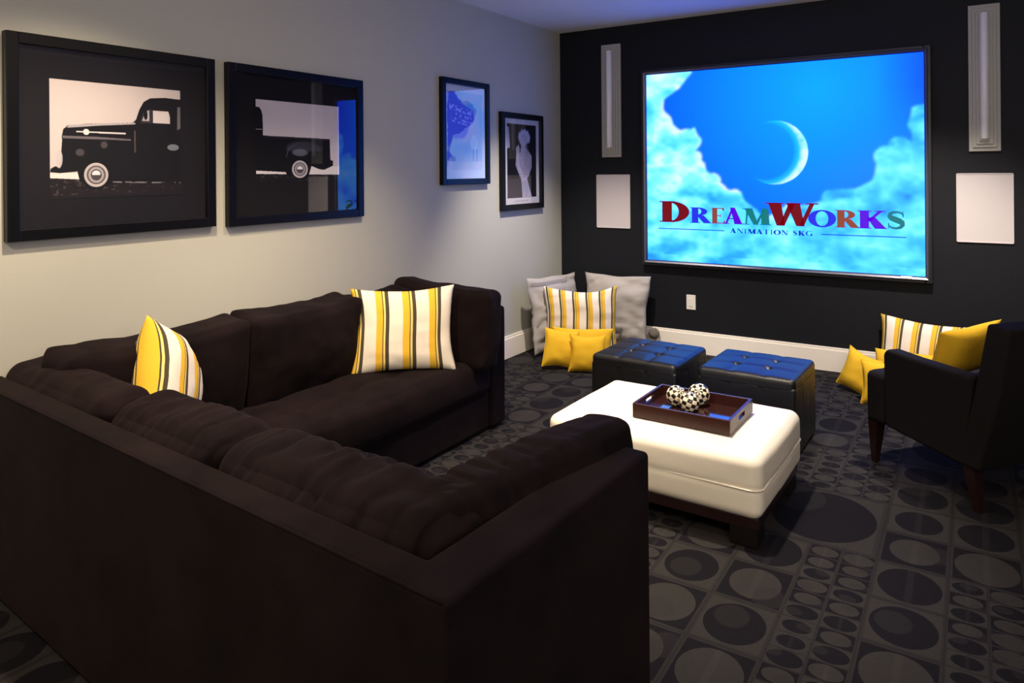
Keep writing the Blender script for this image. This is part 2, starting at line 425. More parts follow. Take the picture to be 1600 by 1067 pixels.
# grid mesh painted per vertex by a numpy function f(u, v) -> rgb (linear), in the XZ plane facing -Y
def paint_mesh(name, w, h, nx, ny, f, m, parent):
    u, v = np.meshgrid(np.linspace(0, 1, nx + 1), np.linspace(0, 1, ny + 1))
    rgb = f(u, v)
    co = np.stack([(u * w).ravel(), np.zeros(u.size), (v * h).ravel()], 1)
    i = np.arange(nx)[None, :] + (np.arange(ny) * (nx + 1))[:, None]
    fc = np.stack([i, i + 1, i + nx + 2, i + nx + 1], -1).reshape(-1, 4)
    me = bpy.data.meshes.new(name)
    me.vertices.add(len(co)); me.vertices.foreach_set('co', co.astype(np.float32).ravel())
    me.loops.add(fc.size); me.loops.foreach_set('vertex_index', fc.astype(np.int32).ravel())
    me.polygons.add(len(fc)); me.polygons.foreach_set('loop_start', np.arange(0, fc.size, 4, dtype=np.int32))
    me.update(calc_edges=True)
    a = me.color_attributes.new('paint', 'FLOAT_COLOR', 'POINT')
    col = np.concatenate([rgb.reshape(-1, 3), np.ones((u.size, 1))], 1).astype(np.float32)
    a.data.foreach_set('color', col.ravel())
    return obj(name, me, m, parent)
def inpoly(u, v, pts):
    r = np.zeros(u.shape, bool); n = len(pts)
    for i in range(n):
        x1, y1 = pts[i]; x2, y2 = pts[(i + 1) % n]
        if y1 == y2: continue
        c = ((y1 > v) != (y2 > v)) & (u < (x2 - x1) * (v - y1) / (y2 - y1) + x1)
        r ^= c
    return r
def vnoise(u, v, seed, octaves=5, gain=0.55):
    rs = np.random.RandomState(seed); out = np.zeros(u.shape); amp = 1; tot = 0; k = 1
    for o_ in range(octaves):
        g = rs.rand(140, 140); x, y = (u * k) % 130, (v * k) % 130
        xi, yi = np.floor(x).astype(int), np.floor(y).astype(int); xf, yf = x - xi, y - yi
        xf, yf = xf * xf * (3 - 2 * xf), yf * yf * (3 - 2 * yf)
        out += amp * ((g[yi, xi] * (1 - xf) + g[yi, xi + 1] * xf) * (1 - yf) + (g[yi + 1, xi] * (1 - xf) + g[yi + 1, xi + 1] * xf) * yf)
        tot += amp; amp *= gain; k *= 2.03
    return out / tot
def blend(base, mask, col):
    mask = np.clip(mask, 0, 1)[..., None]; return base * (1 - mask) + np.array(lin3(col) if not isinstance(col, np.ndarray) else col) * mask

# ================================================================ THE ROOM
XR, YN, H = 4.9, -7.6, 2.74
struct('floor', bx(-0.1, XR + .1, YN - .1, 0.1, -0.1, 0), M['carpet'])
struct('ceiling', bx(-0.1, XR + .1, YN - .1, 0.1, H, H + 0.1), M['ceiling'])
struct('wall_left', bx(-0.1, 0, YN - .1, 0.0, 0, H), M['wall'])
struct('wall_back', bx(-0.1, XR + .1, 0, 0.1, 0, H), M['navy'])
struct('wall_right', bx(XR, XR + .1, YN - .1, 0, 0, H), M['wall'])
struct('wall_front', bx(0, XR, YN - .1, YN, 0, H), M['wall'])
def baseboard(name, x0, x1, y0, y1):
    b = bx(x0, x1, y0, y1, 0, 0.158, 0.002, 1)
    cx0, cx1, cy0, cy1 = x0, x1, y0, y1
    if x1 - x0 > y1 - y0: cy0 = y0 + 0.006
    else: cx1 = x1 - 0.006
    bx(cx0, cx1, cy0, cy1, 0.158, 0.178, 0.003, 2, b)
    return struct(name, b, M['trim'])
baseboard('baseboard_back', 0.016, XR, -0.016, 0)
baseboard('baseboard_left', 0, 0.016, YN, 0)

# ================================================================ PROJECTION SCREEN
S = empty('projection_screen', (0.842, -0.003, 0.744), label='large wall screen showing a crescent moon above blue clouds and lettering', cat='screen')
SW, SH = 2.025, 1.548
fr = bmesh.new()
for (x0, x1, z0, z1) in ((-.045, 0, -.045, SH + .045), (SW, SW + .045, -.045, SH + .045), (0, SW, -.045, 0), (0, SW, SH, SH + .045)):
    bx(x0, x1, -0.05, 0, z0, z1, 0.006, 2, fr)
obj('bezel', fr, M['bezel_dark'], S)
lip = bmesh.new()
def loop_(o_, y_): return [lip.verts.new((a, y_, b)) for a, b in ((-o_, -o_), (SW + o_, -o_), (SW + o_, SH + o_), (-o_, SH + o_))]
L0, L1, L2, L3 = loop_(-.001, -.026), loop_(.006, -.052), loop_(.018, -.060), loop_(.026, -.048)
for P_, Q_ in ((L0, L1), (L1, L2), (L2, L3)):
    for k in range(4): lip.faces.new((P_[k], P_[(k + 1) % 4], Q_[(k + 1) % 4], Q_[k]))
obj('bezel_lip', lip, M['bezel'], S)
SKY = [(0.187, 1.02), (0.1477, 0.9338), (0.0777, 0.8523), (0.0873, 0.7888), (0.1266, 0.7238), (0.1607, 0.691), (0.1994, 0.6952), (0.2201, 0.6451), (0.2082, 0.5842), (0.1887, 0.5417), (0.2271, 0.5531), (0.2505, 0.522), (0.2502, 0.4672), (0.3011, 0.4125), (0.3375, 0.3767), (0.3825, 0.3593), (0.3957, 0.318), (0.4439, 0.2779), (0.4784, 0.2497), (0.5635, 0.2985), (0.613, 0.3112), (0.6777, 0.3351), (0.7016, 0.3745), (0.7485, 0.386), (0.802, 0.3974), (0.8397, 0.4355), (0.8474, 0.4787), (0.8553, 0.565), (0.8848, 0.5909), (0.9282, 0.6053), (0.9601, 0.5882), (0.9571, 0.678), (0.9752, 0.7611), (1.02, 0.7783), (1.02, 1.02)]
def box_blur(a, r):
    for ax in (0, 1):
        p = np.pad(a, [(r, r) if k == ax else (0, 0) for k in (0, 1)], mode='edge'); c = np.cumsum(p, axis=ax)
        z = np.zeros_like(np.take(c, [0], axis=ax)); c = np.concatenate([z, c], axis=ax); L = 2 * r + 1
        a = (np.take(c, range(L, c.shape[ax]), axis=ax) - np.take(c, range(0, c.shape[ax] - L), axis=ax)) / L
    return a
def screen_paint(u, v):
    asp = SW / SH
    dx = (vnoise(u * 11 * asp, v * 11, 1, 3, .45) - .5) * 0.045; dy = (vnoise(u * 11 * asp, v * 11, 2, 3, .45) - .5) * 0.05
    sky = inpoly(u + dx, v + dy, SKY).astype(float)
    for px_, pz_, pr_ in ((.165, .66, .042), (.205, .55, .034), (.36, .355, .03), (.93, .575, .05), (.88, .54, .045), (.70, .345, .035), (.28, .43, .035)):
        sky = np.where(np.hypot((u - px_) * asp, v - pz_) < pr_ * (1 + .3 * (vnoise(u * 20, v * 20, 7, 2) - .5)), 0.0, sky)
    soft = box_blur(box_blur(sky, 2), 2); wide = box_blur(box_blur(sky, 12), 12)
    # sky colour
    d = np.sqrt(((u - .66) * asp) ** 2 + (v - .86) ** 2)
    g = np.clip(1 - d / 0.75, 0, 1)[..., None]
    lo, hi = np.array(lin3((0, 102, 250))), np.array(lin3((0, 168, 255)))
    base = lo * (1 - g) + hi * g
    edge = np.clip((u - .85) / .15, 0, 1)[..., None] * np.clip((v - .55) / .3, 0, 1)[..., None]
    base = base * (1 - .8 * edge) + np.array(lin3((0, 78, 245))) * .8 * edge
    # clouds
    n1 = vnoise(u * 4.5 * asp, v * 6, 5, 4, .5); n2 = vnoise((u + .02) * 4.5 * asp, (v - .035) * 6, 5, 4, .5)
    shade = np.clip(0.52 + (n1 - n2) * 2.6 + (n1 - .5) * .8, 0, 1)
    rim = np.clip(wide * 1.7, 0, 1) * np.clip(.35 + (n1 - n2) * 3 + 1.6 * (n1 - .3), .25, 1)
    bright = np.clip(.24 + shade * .46 + rim * .42, 0, 1)
    bil = 1 - np.abs(2 * vnoise(u * 8 * asp, v * 11, 41, 3, .5) - 1); bright = bright + .55 * (bil - .78)
    left = np.clip((.35 - u) / .3, 0, 1) * np.clip((v - .25) / .2, 0, 1); bright = np.clip(bright + .30 * left, 0, 1)
    low = np.clip((0.24 - v) / 0.12, 0, 1)
    bright = bright * (1 - .30 * low) + .20 * low * np.clip((n1 - .42) * 5, 0, 1) * shade
    right = np.clip((u - .62) / .2, 0, 1); bright = bright * (1 - .16 * right)
    stops = [(0.0, (25, 140, 255)), (.25, (60, 195, 255)), (.5, (100, 235, 255)), (.75, (150, 253, 250)), (1.0, (225, 255, 250))]
    cl = np.zeros(u.shape + (3,)); xs = [s_[0] for s_ in stops]; cs = np.array([lin3(s_[1]) for s_ in stops])
    for k in range(3): cl[..., k] = np.interp(bright, xs, cs[:, k])
    out = base * soft[..., None] + cl * (1 - soft[..., None])
    # crescent moon
    X, Z = u * SW, v * SH; cx, cz, r = 0.5075 * SW, 0.566 * SH, 0.247
    rr = np.hypot((X - cx), (Z - cz)); a = np.arctan2(Z - cz, X - cx)
    disc = np.clip((r - rr) / 0.006, 0, 1)
    ir = np.hypot(X - (cx - 0.072), Z - (cz + 0.012))
    cres = np.clip((ir - (r - 0.035)) / 0.085, 0, 1) ** .9 * disc
    mott = .72 + .6 * (vnoise(X * 22, Z * 22, 9, 3) - .35)
    out = blend(out, cres * .95, np.array(lin3((40, 235, 255))))
    hot = np.clip((ir - (r + 0.004)) / 0.035, 0, 1) * disc * np.clip((mott - .75) * 3 + .6, 0.1, 1)
    out = blend(out, hot, np.array(lin3((225, 255, 252))))
    out = out * np.array([1.0, 1.08, 3.2])
    return out
scr = paint_mesh('screen_image', SW, SH, 506, 386, screen_paint, M['screen_image'], S)
scr.location = (0, -0.028, 0)

# serif capitals from polygons in a unit box (x 0..1, z 0..1)
def ring(cx, cz, rx, rz, ix, iz, a0=0, a1=360, n=28, icx=None):
    out = []; icx = cx if icx is None else icx
    for k in range(n):
        a, b = R(a0 + (a1 - a0) * k / n), R(a0 + (a1 - a0) * (k + 1) / n)
        out.append([(cx + rx * math.cos(a), cz + rz * math.sin(a)), (cx + rx * math.cos(b), cz + rz * math.sin(b)),
                    (icx + ix * math.cos(b), cz + iz * math.sin(b)), (icx + ix * math.cos(a), cz + iz * math.sin(a))])
    return out
def q4(x0, z0, x1, z1): return [(x0, z0), (x1, z0), (x1, z1), (x0, z1)]
def stem(x0, x1, ser=0.09, z0=0, z1=1): return [q4(x0, z0, x1, z1), q4(x0 - ser, z0, x1 + ser, z0 + .05), q4(x0 - ser, z1 - .05, x1 + ser, z1)]
def diag(xb0, xb1, xt0, xt1, z0=0, z1=1): return [[(xb0, z0), (xb1, z0), (xt1, z1), (xt0, z1)]]
def arc_band(pts, wd):
    out = []; P_ = [Vector((a, b, 0)) for a, b in pts]
    for i in range(len(P_) - 1):
        t0 = (P_[min(i + 1, len(P_) - 1)] - P_[max(i - 1, 0)]).normalized(); t1 = (P_[min(i + 2, len(P_) - 1)] - P_[i]).normalized()
        n0, n1 = Vector((-t0.y, t0.x, 0)), Vector((-t1.y, t1.x, 0)); a, b = wd[i] / 2, wd[i + 1] / 2
        out.append([tuple((P_[i] + n0 * a).xy), tuple((P_[i + 1] + n1 * b).xy), tuple((P_[i + 1] - n1 * b).xy), tuple((P_[i] - n0 * a).xy)])
    return out
S_PTS = [(.84, .70), (.83, .80), (.74, .90), (.56, .95), (.36, .93), (.22, .84), (.20, .73), (.28, .62), (.46, .54), (.64, .46), (.78, .36), (.80, .24), (.70, .11), (.50, .05), (.30, .08), (.17, .17), (.13, .32)]
S_WD = [.04, .08, .10, .11, .14, .19, .25, .30, .32, .32, .29, .23, .17, .12, .10, .08, .04]
C_G = ring(.53, .5, .47, .52, .27, .45, 48, 330)
GL = {
 'D': stem(.12, .44) + ring(.40, .5, .60, .5, .26, .42, -90, 90),
 'R': stem(.10, .42, .08) + ring(.40, .74, .46, .26, .17, .19, -90, 90) + diag(.68, 1.04, .34, .68, 0, .50),
 'E': stem(.12, .44, .06) + [q4(.38, .94, .86, 1), q4(.38, 0, .92, .06), q4(.38, .47, .66, .53), [(.80, .80), (.87, .80), (.87, 1), (.70, 1)], [(.76, 0), (.93, 0), (.93, .22), (.88, .22)], q4(.62, .40, .67, .60)],
 'A': diag(.08, .19, .43, .54) + diag(.56, .94, .34, .58) + [q4(.22, .30, .72, .36), q4(0, 0, .30, .05), q4(.54, 0, 1.0, .05)],
 'M': diag(.10, .16, .14, .22) + diag(.40, .58, .06, .36) + diag(.44, .54, .76, .88) + diag(.68, .98, .68, .95) + [q4(0, 0, .26, .05), q4(.64, 0, 1.04, .05), q4(0, .95, .28, 1), q4(.74, .95, 1.02, 1)],
 'W': diag(.22, .38, .05, .31) + diag(.27, .37, .46, .58) + diag(.60, .76, .41, .67) + diag(.65, .74, .86, .95) + [q4(0, .95, .36, 1), q4(.40, .95, .70, 1), q4(.78, .95, 1.02, 1)],
 'O': ring(.5, .5, .53, .52, .24, .44),
 'K': stem(.10, .42, .08) + diag(.34, .46, .76, .92, .40, 1) + diag(.62, 1.03, .34, .64, 0, .62) + [q4(.62, 0, 1.05, .05), q4(.62, .95, 1.0, 1)],
 'S': arc_band(S_PTS, S_WD) + [q4(.80, .66, .84, .98), q4(.13, .02, .17, .34)],
 'N': diag(.14, .20, .14, .20) + diag(.70, .90, .08, .34) + diag(.82, .88, .82, .88) + [q4(.02, 0, .32, .05), q4(.02, .95, .30, 1), q4(.72, .95, 1.0, 1)],
 'I': stem(.36, .64, .16),
 'T': [q4(.38, 0, .62, 1), q4(.24, 0, .76, .05), q4(.04, .94, .96, 1), q4(.04, .78, .08, 1), q4(.92, .78, .96, 1)],
 'G': C_G + [q4(.74, .05, .96, .44), q4(.62, .40, 1.0, .45), q4(.86, .68, .9, .98)],
}
def letter_mesh(ch, x0, x1, z0, z1, y, bm=None):
    bm = bm or bmesh.new()
    for k, poly in enumerate(GL[ch]):
        vs_ = [bm.verts.new((x0 + (x1 - x0) * a, y, z0 + (z1 - z0) * b)) for a, b in poly]
        try: bm.faces.new(vs_)
        except ValueError: pass
    return bm
LC = {'red': glow('letter_dark_red', (120, 0, 18)), 'blue': glow('letter_blue', (38, 50, 240)), 'brown': glow('letter_brown', (150, 72, 52)),
      'purple': glow('letter_purple', (92, 0, 232)), 'green': glow('letter_green', (20, 125, 128)), 'navy': glow('letter_navy', (0, 60, 190))}
BZ = 0.2065
for ch, a, b, top, col in (('D', .0488, .178, .318, 'red'), ('R', .180, .263, .2875, 'blue'), ('E', .2631, .326, .2875, 'brown'), ('A', .3141, .3925, .290, 'purple'),
                           ('M', .389, .491, .2885, 'green'), ('O', .6290, .7187, .286, 'blue'), ('W', .4746, .6589, .3186, 'red'), ('R', .7168, .795, .289, 'brown'),
                           ('K', .79, .8806, .289, 'purple'), ('S', .8800, .9452, .289, 'green')):
    y = -0.0288 - (0.0004 if ch == 'W' else 0) - (0.0002 if col in ('purple',) else 0) - (0.0001 if col == 'blue' else 0)
    lt = obj('letter', letter_mesh(ch, a * SW, b * SW, BZ * SH, top * SH, y), LC[col], scr, loc=(0, 0.028, 0))
    lt['label'] = {'red': 'dark red', 'navy': 'navy'}.get(col, col) + ' serif letter ' + ch
sub = bmesh.new()
x = .339
ws = {'I': .55, 'M': 1.35, 'S': .75, 'N': 1.1, 'T': 1.0, 'A': 1.05, 'O': 1.1, 'K': 1.05, 'G': 1.1}
def word(txt, a, b, z0, z1):
    tot = sum(ws[c] for c in txt); x_ = a
    for c in txt:
        w_ = (b - a) * ws[c] / tot; letter_mesh(c, (x_ + w_ * .04) * SW, (x_ + w_ * .98) * SW, z0 * SH, z1 * SH, -0.0288, sub); x_ += w_
word('ANIMATION', .339, .5568, .1610, .1845); word('SKG', .5711, .6420, .1608, .1850)
for (a, b, z0, z1) in ((.0478, .318, .1692, .1732), (.6703, .9436, .1692, .1732)):
    for_v = [sub.verts.new((xx * SW, -0.0288, zz * SH)) for xx, zz in ((a, z0), (b, z0), (b, z1), (a, z1))]; sub.faces.new(for_v)
obj('subtitle_lettering', sub, LC['navy'], scr, loc=(0, 0.028, 0))['label'] = 'thin navy subtitle line with rules'
obj('bezel_badge', bx(.9269 * SW, .9616 * SW, -0.0605, -0.0575, -0.016, 0.000, 0.001, 1), simple('white_badge', (0.95, 0.95, 0.95), 0.3), S)

# ================================================================ WALL SCONCES, GRILLES, OUTLET
def sconce(x0, x1, z0, z1, label):
    w, h = x1 - x0, z1 - z0
    t = empty('wall_sconce', (x0, 0, z0), label=label, cat='wall light', group='tall stepped wall sconces')
    b = bx(0, w, -0.02, 0, 0, h, 0.002, 1)
    for k, ins in enumerate((0.022, 0.042, 0.058)):
        yy = -0.02 - 0.012 * (k + 1)
        bx(ins, w - ins, yy, -0.02, ins * 1.15, h - ins * 1.15, 0.0015, 1, b)
    obj('stepped_backplate', b, M['taupe_metal'], t)
    c = bmesh.new(); r = 0.025; n = 18; zz0, zz1 = 0.082, h - 0.062; cx = w / 2; rows = []
    for z in (zz0, zz0 + .002, zz1 - .002, zz1):
        rr = r if zz0 < z < zz1 else r * .94
        rows.append([c.verts.new((cx + rr * math.cos(PI + PI * k / n), -0.054 + rr * 1.2 * math.sin(PI + PI * k / n), z)) for k in range(n + 1)])
    for a, bb in zip(rows, rows[1:]):
        for k in range(n): c.faces.new((a[k], a[k + 1], bb[k + 1], bb[k]))
        c.faces.new((a[n], a[0], bb[0], bb[n]))
    c.faces.new(rows[0][::-1]); c.faces.new(rows[-1])
    obj('lamp_tube', c, M['opal'], t, True)
    return t
sconce(0.420, 0.600, 1.609, 2.587, 'tall taupe stepped wall sconce left of the screen, near the room corner')
sconce(3.125, 3.303, 1.600, 2.575, 'tall taupe stepped wall sconce right of the screen')
def grille(x0, x1, z0, z1, label):
    w, h = x1 - x0, z1 - z0
    t = empty('wall_speaker', (x0, 0, z0), label=label, cat='speaker', group='white in-wall speakers beside the screen')
    b = bx(0, w, -0.008, 0, 0, h, 0.002, 1)
    obj('speaker_grille', b, M['grille'], t)
    e = bmesh.new()
    for a in ((-.004, .004, 0, h), (w - .004, w + .004, 0, h), (0, w, -.004, .004), (0, w, h - .004, h + .004)):
        bx(a[0], a[1], -0.011, 0, a[2], a[3], 0.001, 1, e)
    obj('speaker_rim', e, M['grille'], t)
grille(0.363, 0.672, 0.998, 1.454, 'flat white in-wall speaker under the left sconce')
grille(3.054, 3.366, 0.994, 1.450, 'flat white in-wall speaker under the right sconce')
t = empty('wall_outlet', (1.163, 0, 0.352), label='small white wall plate low on the dark wall under the screen', cat='outlet')
obj('cover_plate', bx(0, 0.076, -0.006, 0, 0, 0.120, 0.002, 2), M['plastic'], t)
obj('rocker_insert', bx(0.022, 0.054, -0.009, -0.004, 0.026, 0.094, 0.0015, 2), M['plastic'], t)
for z in (0.012, 0.108): obj('screw', bx(0.036, 0.040, -0.0068, -0.005, z - .002, z + .002, 0, 1), M['slot'], t)

# ================================================================ FRAMED PICTURES on the left wall (local X along +y of the room, facing +x)
def framed(name, y0, y1, z0, z1, fw, label, cat, group=None, depth=0.035):
    t = empty(name, (0, y0, z0), label=label, cat=cat, group=group)
    t.rotation_euler = (0, 0, PI / 2)            # local +x -> room +y, local -y -> room +x
    w, h = y1 - y0, z1 - z0; b = bmesh.new()
    for (a0, a1, c0, c1) in ((0, fw, 0, h), (w - fw, w, 0, h), (fw, w - fw, 0, fw), (fw, w - fw, h - fw, h)):
        bx(a0, a1, -depth, 0, c0, c1, 0.003, 2, b)
    obj('frame', b, M['frame'], t)
    obj('picture_glass', bx(fw, w - fw, -depth * .62 - .002, -depth * .62, fw, h - fw), M['glass'], t)
    return t, w, h
def ell(u, v, cx, cy, rx, ry): return ((u - cx) / rx) ** 2 + ((v - cy) / ry) ** 2
def sm(d, k=0.06): return np.clip((1 - d) / k + .5, 0, 1)
def truck_front(u, v):
    o = np.ones(u.shape + (3,)) * np.array(lin3((200, 190, 192))); o *= (1 - .08 * u)[..., None]
    g = v < 0.173 - .067 * u
    n = vnoise(u * 40, v * 60, 3)
    o = blend(o, (v < .215) & (u < .2), (222, 214, 214))
    o[g] = np.array(lin3((26, 22, 26))); gg = g & (n > .68) & (v > .03); o[gg] = np.array(lin3((70, 62, 66)))
    body = [(0.004, 0.252), (0.037, 0.272), (0.066, 0.254), (0.082, 0.491), (0.079, 0.518), (0.09, 0.583), (0.12, 0.617), (0.257, 0.640), (0.60, 0.668), (0.627, 0.70), (0.654, 0.792), (0.689, 0.865), (0.743, 0.904), (0.872, 0.92), (1.02, 0.913), (1.02, 0.106), (0.412, 0.119), (0.36, .08), (0.27, 0.08), (0.20, 0.151), (0.185, 0.226), (0.065, 0.213), (0.0, 0.222)]
    o = blend(o, inpoly(u, v, body), (14, 13, 18))
    o = blend(o, inpoly(u, v, [(.115, .60), (.13, .622), (.35, .648), (.62, .668), (.62, .655), (.35, .628), (.14, .600)]) * .9, (175, 170, 178))       # bonnet top light
    o = blend(o, inpoly(u, v, [(.085, .508), (.585, .505), (.585, .517), (.3, .530), (.085, .528)]) * .7, (120, 112, 120))     # wing crease
    o = blend(o, inpoly(u, v, [(.18, .562), (.545, .560), (.545, .573), (.18, .575)]), (205, 200, 205))        # chrome spear
    o = blend(o, sm(ell(u, v, .25, .568, .022, .026)), (215, 210, 215))
    o = blend(o, inpoly(u, v, [(.66, .672), (.684, .77), (.72, .80), (.89, .80), (.915, .76), (.915, .67)]) * .6, (60, 56, 62))
    o = blend(o, inpoly(u, v, [(.765, .676), (.765, .790), (.895, .790), (.908, .74), (.908, .676)]), (200, 192, 196))       # cab window
    o = blend(o, inpoly(u, v, [(.675, .69), (.70, .775), (.735, .790), (.735, .69)]), (170, 162, 168))
    o = blend(o, sm(ell(u, v, .705, .745, .016, .045)), (14, 13, 18))
    o = blend(o, inpoly(u, v, [(.972, .62), (.975, .84), (1.01, .84), (1.01, .64)]) * .7, (120, 114, 120))
    o = blend(o, inpoly(u, v, [(.61, .40), (.612, .60), (.622, .60), (.624, .40)]) * .5, (110, 90, 90))
    o = blend(o, sm(ell(u, v, .935, .452, .05, .030)), (110, 116, 128))      # door handle
    o = blend(o, sm(ell(u, v, .062, .335, .022, .075), .3) * .9, (190, 184, 190))  # headlamp
    o = blend(o, sm(ell(u, v, .205, .39, .03, .03), .8) * .35, (110, 104, 110))
    o = blend(o, sm(ell(u, v, .38, .46, .025, .03), .8) * .35, (110, 104, 110))
    for rx, ry, c in ((.098, .125, (10, 10, 13)), (.088, .105, (185, 178, 182)), (.070, .082, (92, 86, 92)), (.056, .068, (165, 158, 164)), (.040, .050, (70, 66, 70))):
        o = blend(o, sm(ell(u, v, .32, .197, rx, ry)), c)
    o = blend(o, sm(ell(u, v, .32, .205, .030, .03)) * (v > .195), (225, 220, 225))
    o = blend(o, (np.abs(v - (.145 - .03 * u)) < .006) & (u > .42) & (n > .45), (120, 114, 120))
    return o
def truck_rear(u, v):
    o = np.ones(u.shape + (3,)) * np.array(lin3((198, 190, 200)))
    o = blend(o, (v < .19) & (v > .08), (215, 210, 216))
    n = vnoise(u * 40, v * 60, 13)
    g = v < .095 - .02 * u; o[g] = np.array(lin3((22, 20, 26))); gg = g & (n > .66); o[gg] = np.array(lin3((60, 56, 62)))
    body = [(-0.02, 0.912), (0.038, 0.904), (0.06, .87), (0.074, 0.805), (0.077, 0.564), (0.877, 0.555), (0.883, 0.274), (0.919, 0.262), (0.915, 0.195), (0.80, 0.140), (0.739, 0.149), (0.70, .165), (0.640, 0.191), (0.60, 0.06), (.36, .06), (0.323, 0.114), (-0.02, 0.135)]
    o = blend(o, inpoly(u, v, body), (13, 13, 19))
    o = blend(o, inpoly(u, v, [(.08, .545), (.87, .537), (.87, .545), (.08, .555)]) * .5, (70, 68, 78))
    o = blend(o, inpoly(u, v, [(0, .630), (.07, .632), (.07, .642), (0, .640)]) * .8, (150, 144, 150))
    o = blend(o, sm(ell(u, v, .55, .41, .21, .10), .5) * .30 * (v > .38), (90, 90, 108))
    o = blend(o, sm(ell(u, v, .50, .365, .09, .045), .7) * .55, (120, 122, 142))
    o = blend(o, inpoly(u, v, [(.33, .30), (.36, .42), (.45, .47), (.45, .46), (.37, .41), (.34, .30)]) * .5, (90, 90, 105))
    for rx, ry, c in ((.11, .135, (9, 9, 13)), (.095, .112, (185, 178, 188)), (.076, .088, (95, 90, 98)), (.060, .072, (160, 154, 164)), (.044, .054, (72, 68, 76))):
        o = blend(o, sm(ell(u, v, .497, .150, rx, ry)), c)
    o = blend(o, sm(ell(u, v, .497, .158, .033, .033)) * (v > .148), (225, 220, 230))
    return o
def poster_paint(u, v):
    """generic stand-in: pale poster with the blue screen reflection painted in as a darker wedge and a pale tree-like figure"""
    o = np.ones(u.shape + (3,)) * np.array(lin3((205, 212, 228)))
    inner = (u > .06) & (u < .93) & (v > .09) & (v < .93)
    n = vnoise(u * 5, v * 9, 21)
    o = blend(o, inner * .9, (165, 182, 214))
    w = inpoly(u + (n - .5) * .12, v + (n - .5) * .1, [(.07, .90), (.22, .92), (.30, .85), (.62, .82), (.78, .74), (.70, .62), (.45, .52), (.20, .46), (.12, .30), (.26, .22), (.22, .12), (.07, .14)])
    o = blend(o, w & inner, (92, 88, 165))  # blue of the screen mirrored in the glass, painted into the print
    s = vnoise(u * 26, v * 46, 23, 2)
    for (z0, z1, a, b) in ((.70, .76, .12, .74), (.645, .68, .26, .68), (.605, .63, .16, .78), (.575, .595, .18, .72)):
        zz = v - (u - .5) * -.10
        o = blend(o, ((zz > z0) & (zz < z1) & (u > a) & (u < b) & (s > .5)) * .8, (185, 195, 225))
    o = blend(o, sm(ell(u, v, .72, .39, .10, .085), .5), (205, 215, 230))
    o = blend(o, ((np.abs(u - .70) < .012) | (np.abs(u - .79) < .012)) & (v > .13) & (v < .32), (120, 135, 180))
    o = blend(o, inner & (v < .17 + .03 * n), (190, 198, 215))
    return o
def portrait_paint(u, v):
    """generic stand-in for a black-and-white portrait: pale abstract figure on dark ground"""
    o = np.ones(u.shape + (3,)) * np.array(lin3((16, 13, 22)))
    n = vnoise(u * 8, v * 12, 31); n2 = vnoise(u * 14, v * 9, 33)
    o = blend(o, inpoly(u, v, [(-.01, .66), (.09, .68), (.05, .95), (-.01, .96)]), (176, 172, 200))
    o = blend(o, (v < .26) * (u < .45) * .35, (70, 64, 80))
    sk = (158, 152, 176)
    o = blend(o, inpoly(u, v, [(.30, .58), (.27, .44), (.40, .30), (.48, .22), (.60, .22), (.74, .30), (.84, .42), (.84, .57), (.72, .64), (.66, .74), (.48, .74), (.44, .62)]) * (.55 + .5 * n), sk)
    o = blend(o, inpoly(u, v, [(.46, .26), (.50, .0), (.84, .0), (.74, .14), (.66, .28)]) * (.6 + .5 * n2), (178, 174, 198))
    o = blend(o, inpoly(u, v, [(.30, .58), (.30, .68), (.38, .72), (.42, .66), (.38, .56), (.40, .44), (.54, .32), (.50, .25), (.36, .36)]) * .75, (175, 168, 190))
    o = blend(o, sm(ell(u, v + .012 * np.sin(u * 60), .58, .825, .20, .105), .5) * (.75 + .5 * n), (196, 192, 214))
    o = blend(o, sm(ell(u, v, .55, .785, .12, .095), .3) * .8, (168, 160, 180))
    o = blend(o, sm(ell(u, v, .70, .70, .08, .05), .6) * .6, (30, 26, 36))
    return o
t, w, h = framed('framed_truck_print', -4.454, -3.552, 1.238, 2.053, 0.045, 'wide black frame with the front half of an old pickup truck, leftmost on the wall', 'framed picture', 'two-part black pickup truck prints')
obj('mat_board', bx(.04, w - .04, -.012, -.002, .04, h - .04), M['mat_board'], t)
pr = paint_mesh('truck_photo', .567, .487, 420, 360, truck_front, M['artwork'], t); pr.location = (.162, -.0135, .160)
t, w, h = framed('framed_truck_print', -3.481, -2.540, 1.229, 2.052, 0.045, 'black frame with the rear half of an old pickup truck, second from the left', 'framed picture', 'two-part black pickup truck prints')
obj('mat_board', bx(.04, w - .04, -.012, -.002, .04, h - .04), M['mat_board'], t)
pr = paint_mesh('truck_photo', .580, .430, 400, 300, truck_rear, M['artwork'], t); pr.location = (.178, -.0135, .222)
t, w, h = framed('framed_poster', -1.765, -1.182, 1.401, 2.163, 0.042, 'black framed poster with pale artwork and a painted-in blue screen reflection, third from the left', 'framed picture')
obj('poster_backing', bx(.03, w - .03, -.012, -.002, .03, h - .03), M['paper'], t)
pr = paint_mesh('poster_art', w - .085, h - .085, 200, 280, poster_paint, M['artwork'], t); pr.location = (.0425, -.0135, .0425)
t, w, h = framed('framed_portrait', -1.014, -0.366, 1.180, 1.967, 0.046, 'black framed black-and-white portrait print nearest the room corner', 'framed picture')
obj('paper_mount', bx(.03, w - .03, -.012, -.002, .03, h - .03), M['paper'], t)
pr = paint_mesh('portrait_photo', .450, .602, 200, 280, portrait_paint, M['artwork'], t); pr.location = (.102, -.0135, .098)
cap = bmesh.new()
for k in range(9): bx(.20 + k * .025, .216 + k * .025, -.0138, -.0130, .068, .071 + .003 * (k % 3), 0, 1, cap)
obj('caption_marks', cap, simple('faint_grey_ink', (0.33, 0.32, 0.35), 0.8), t)

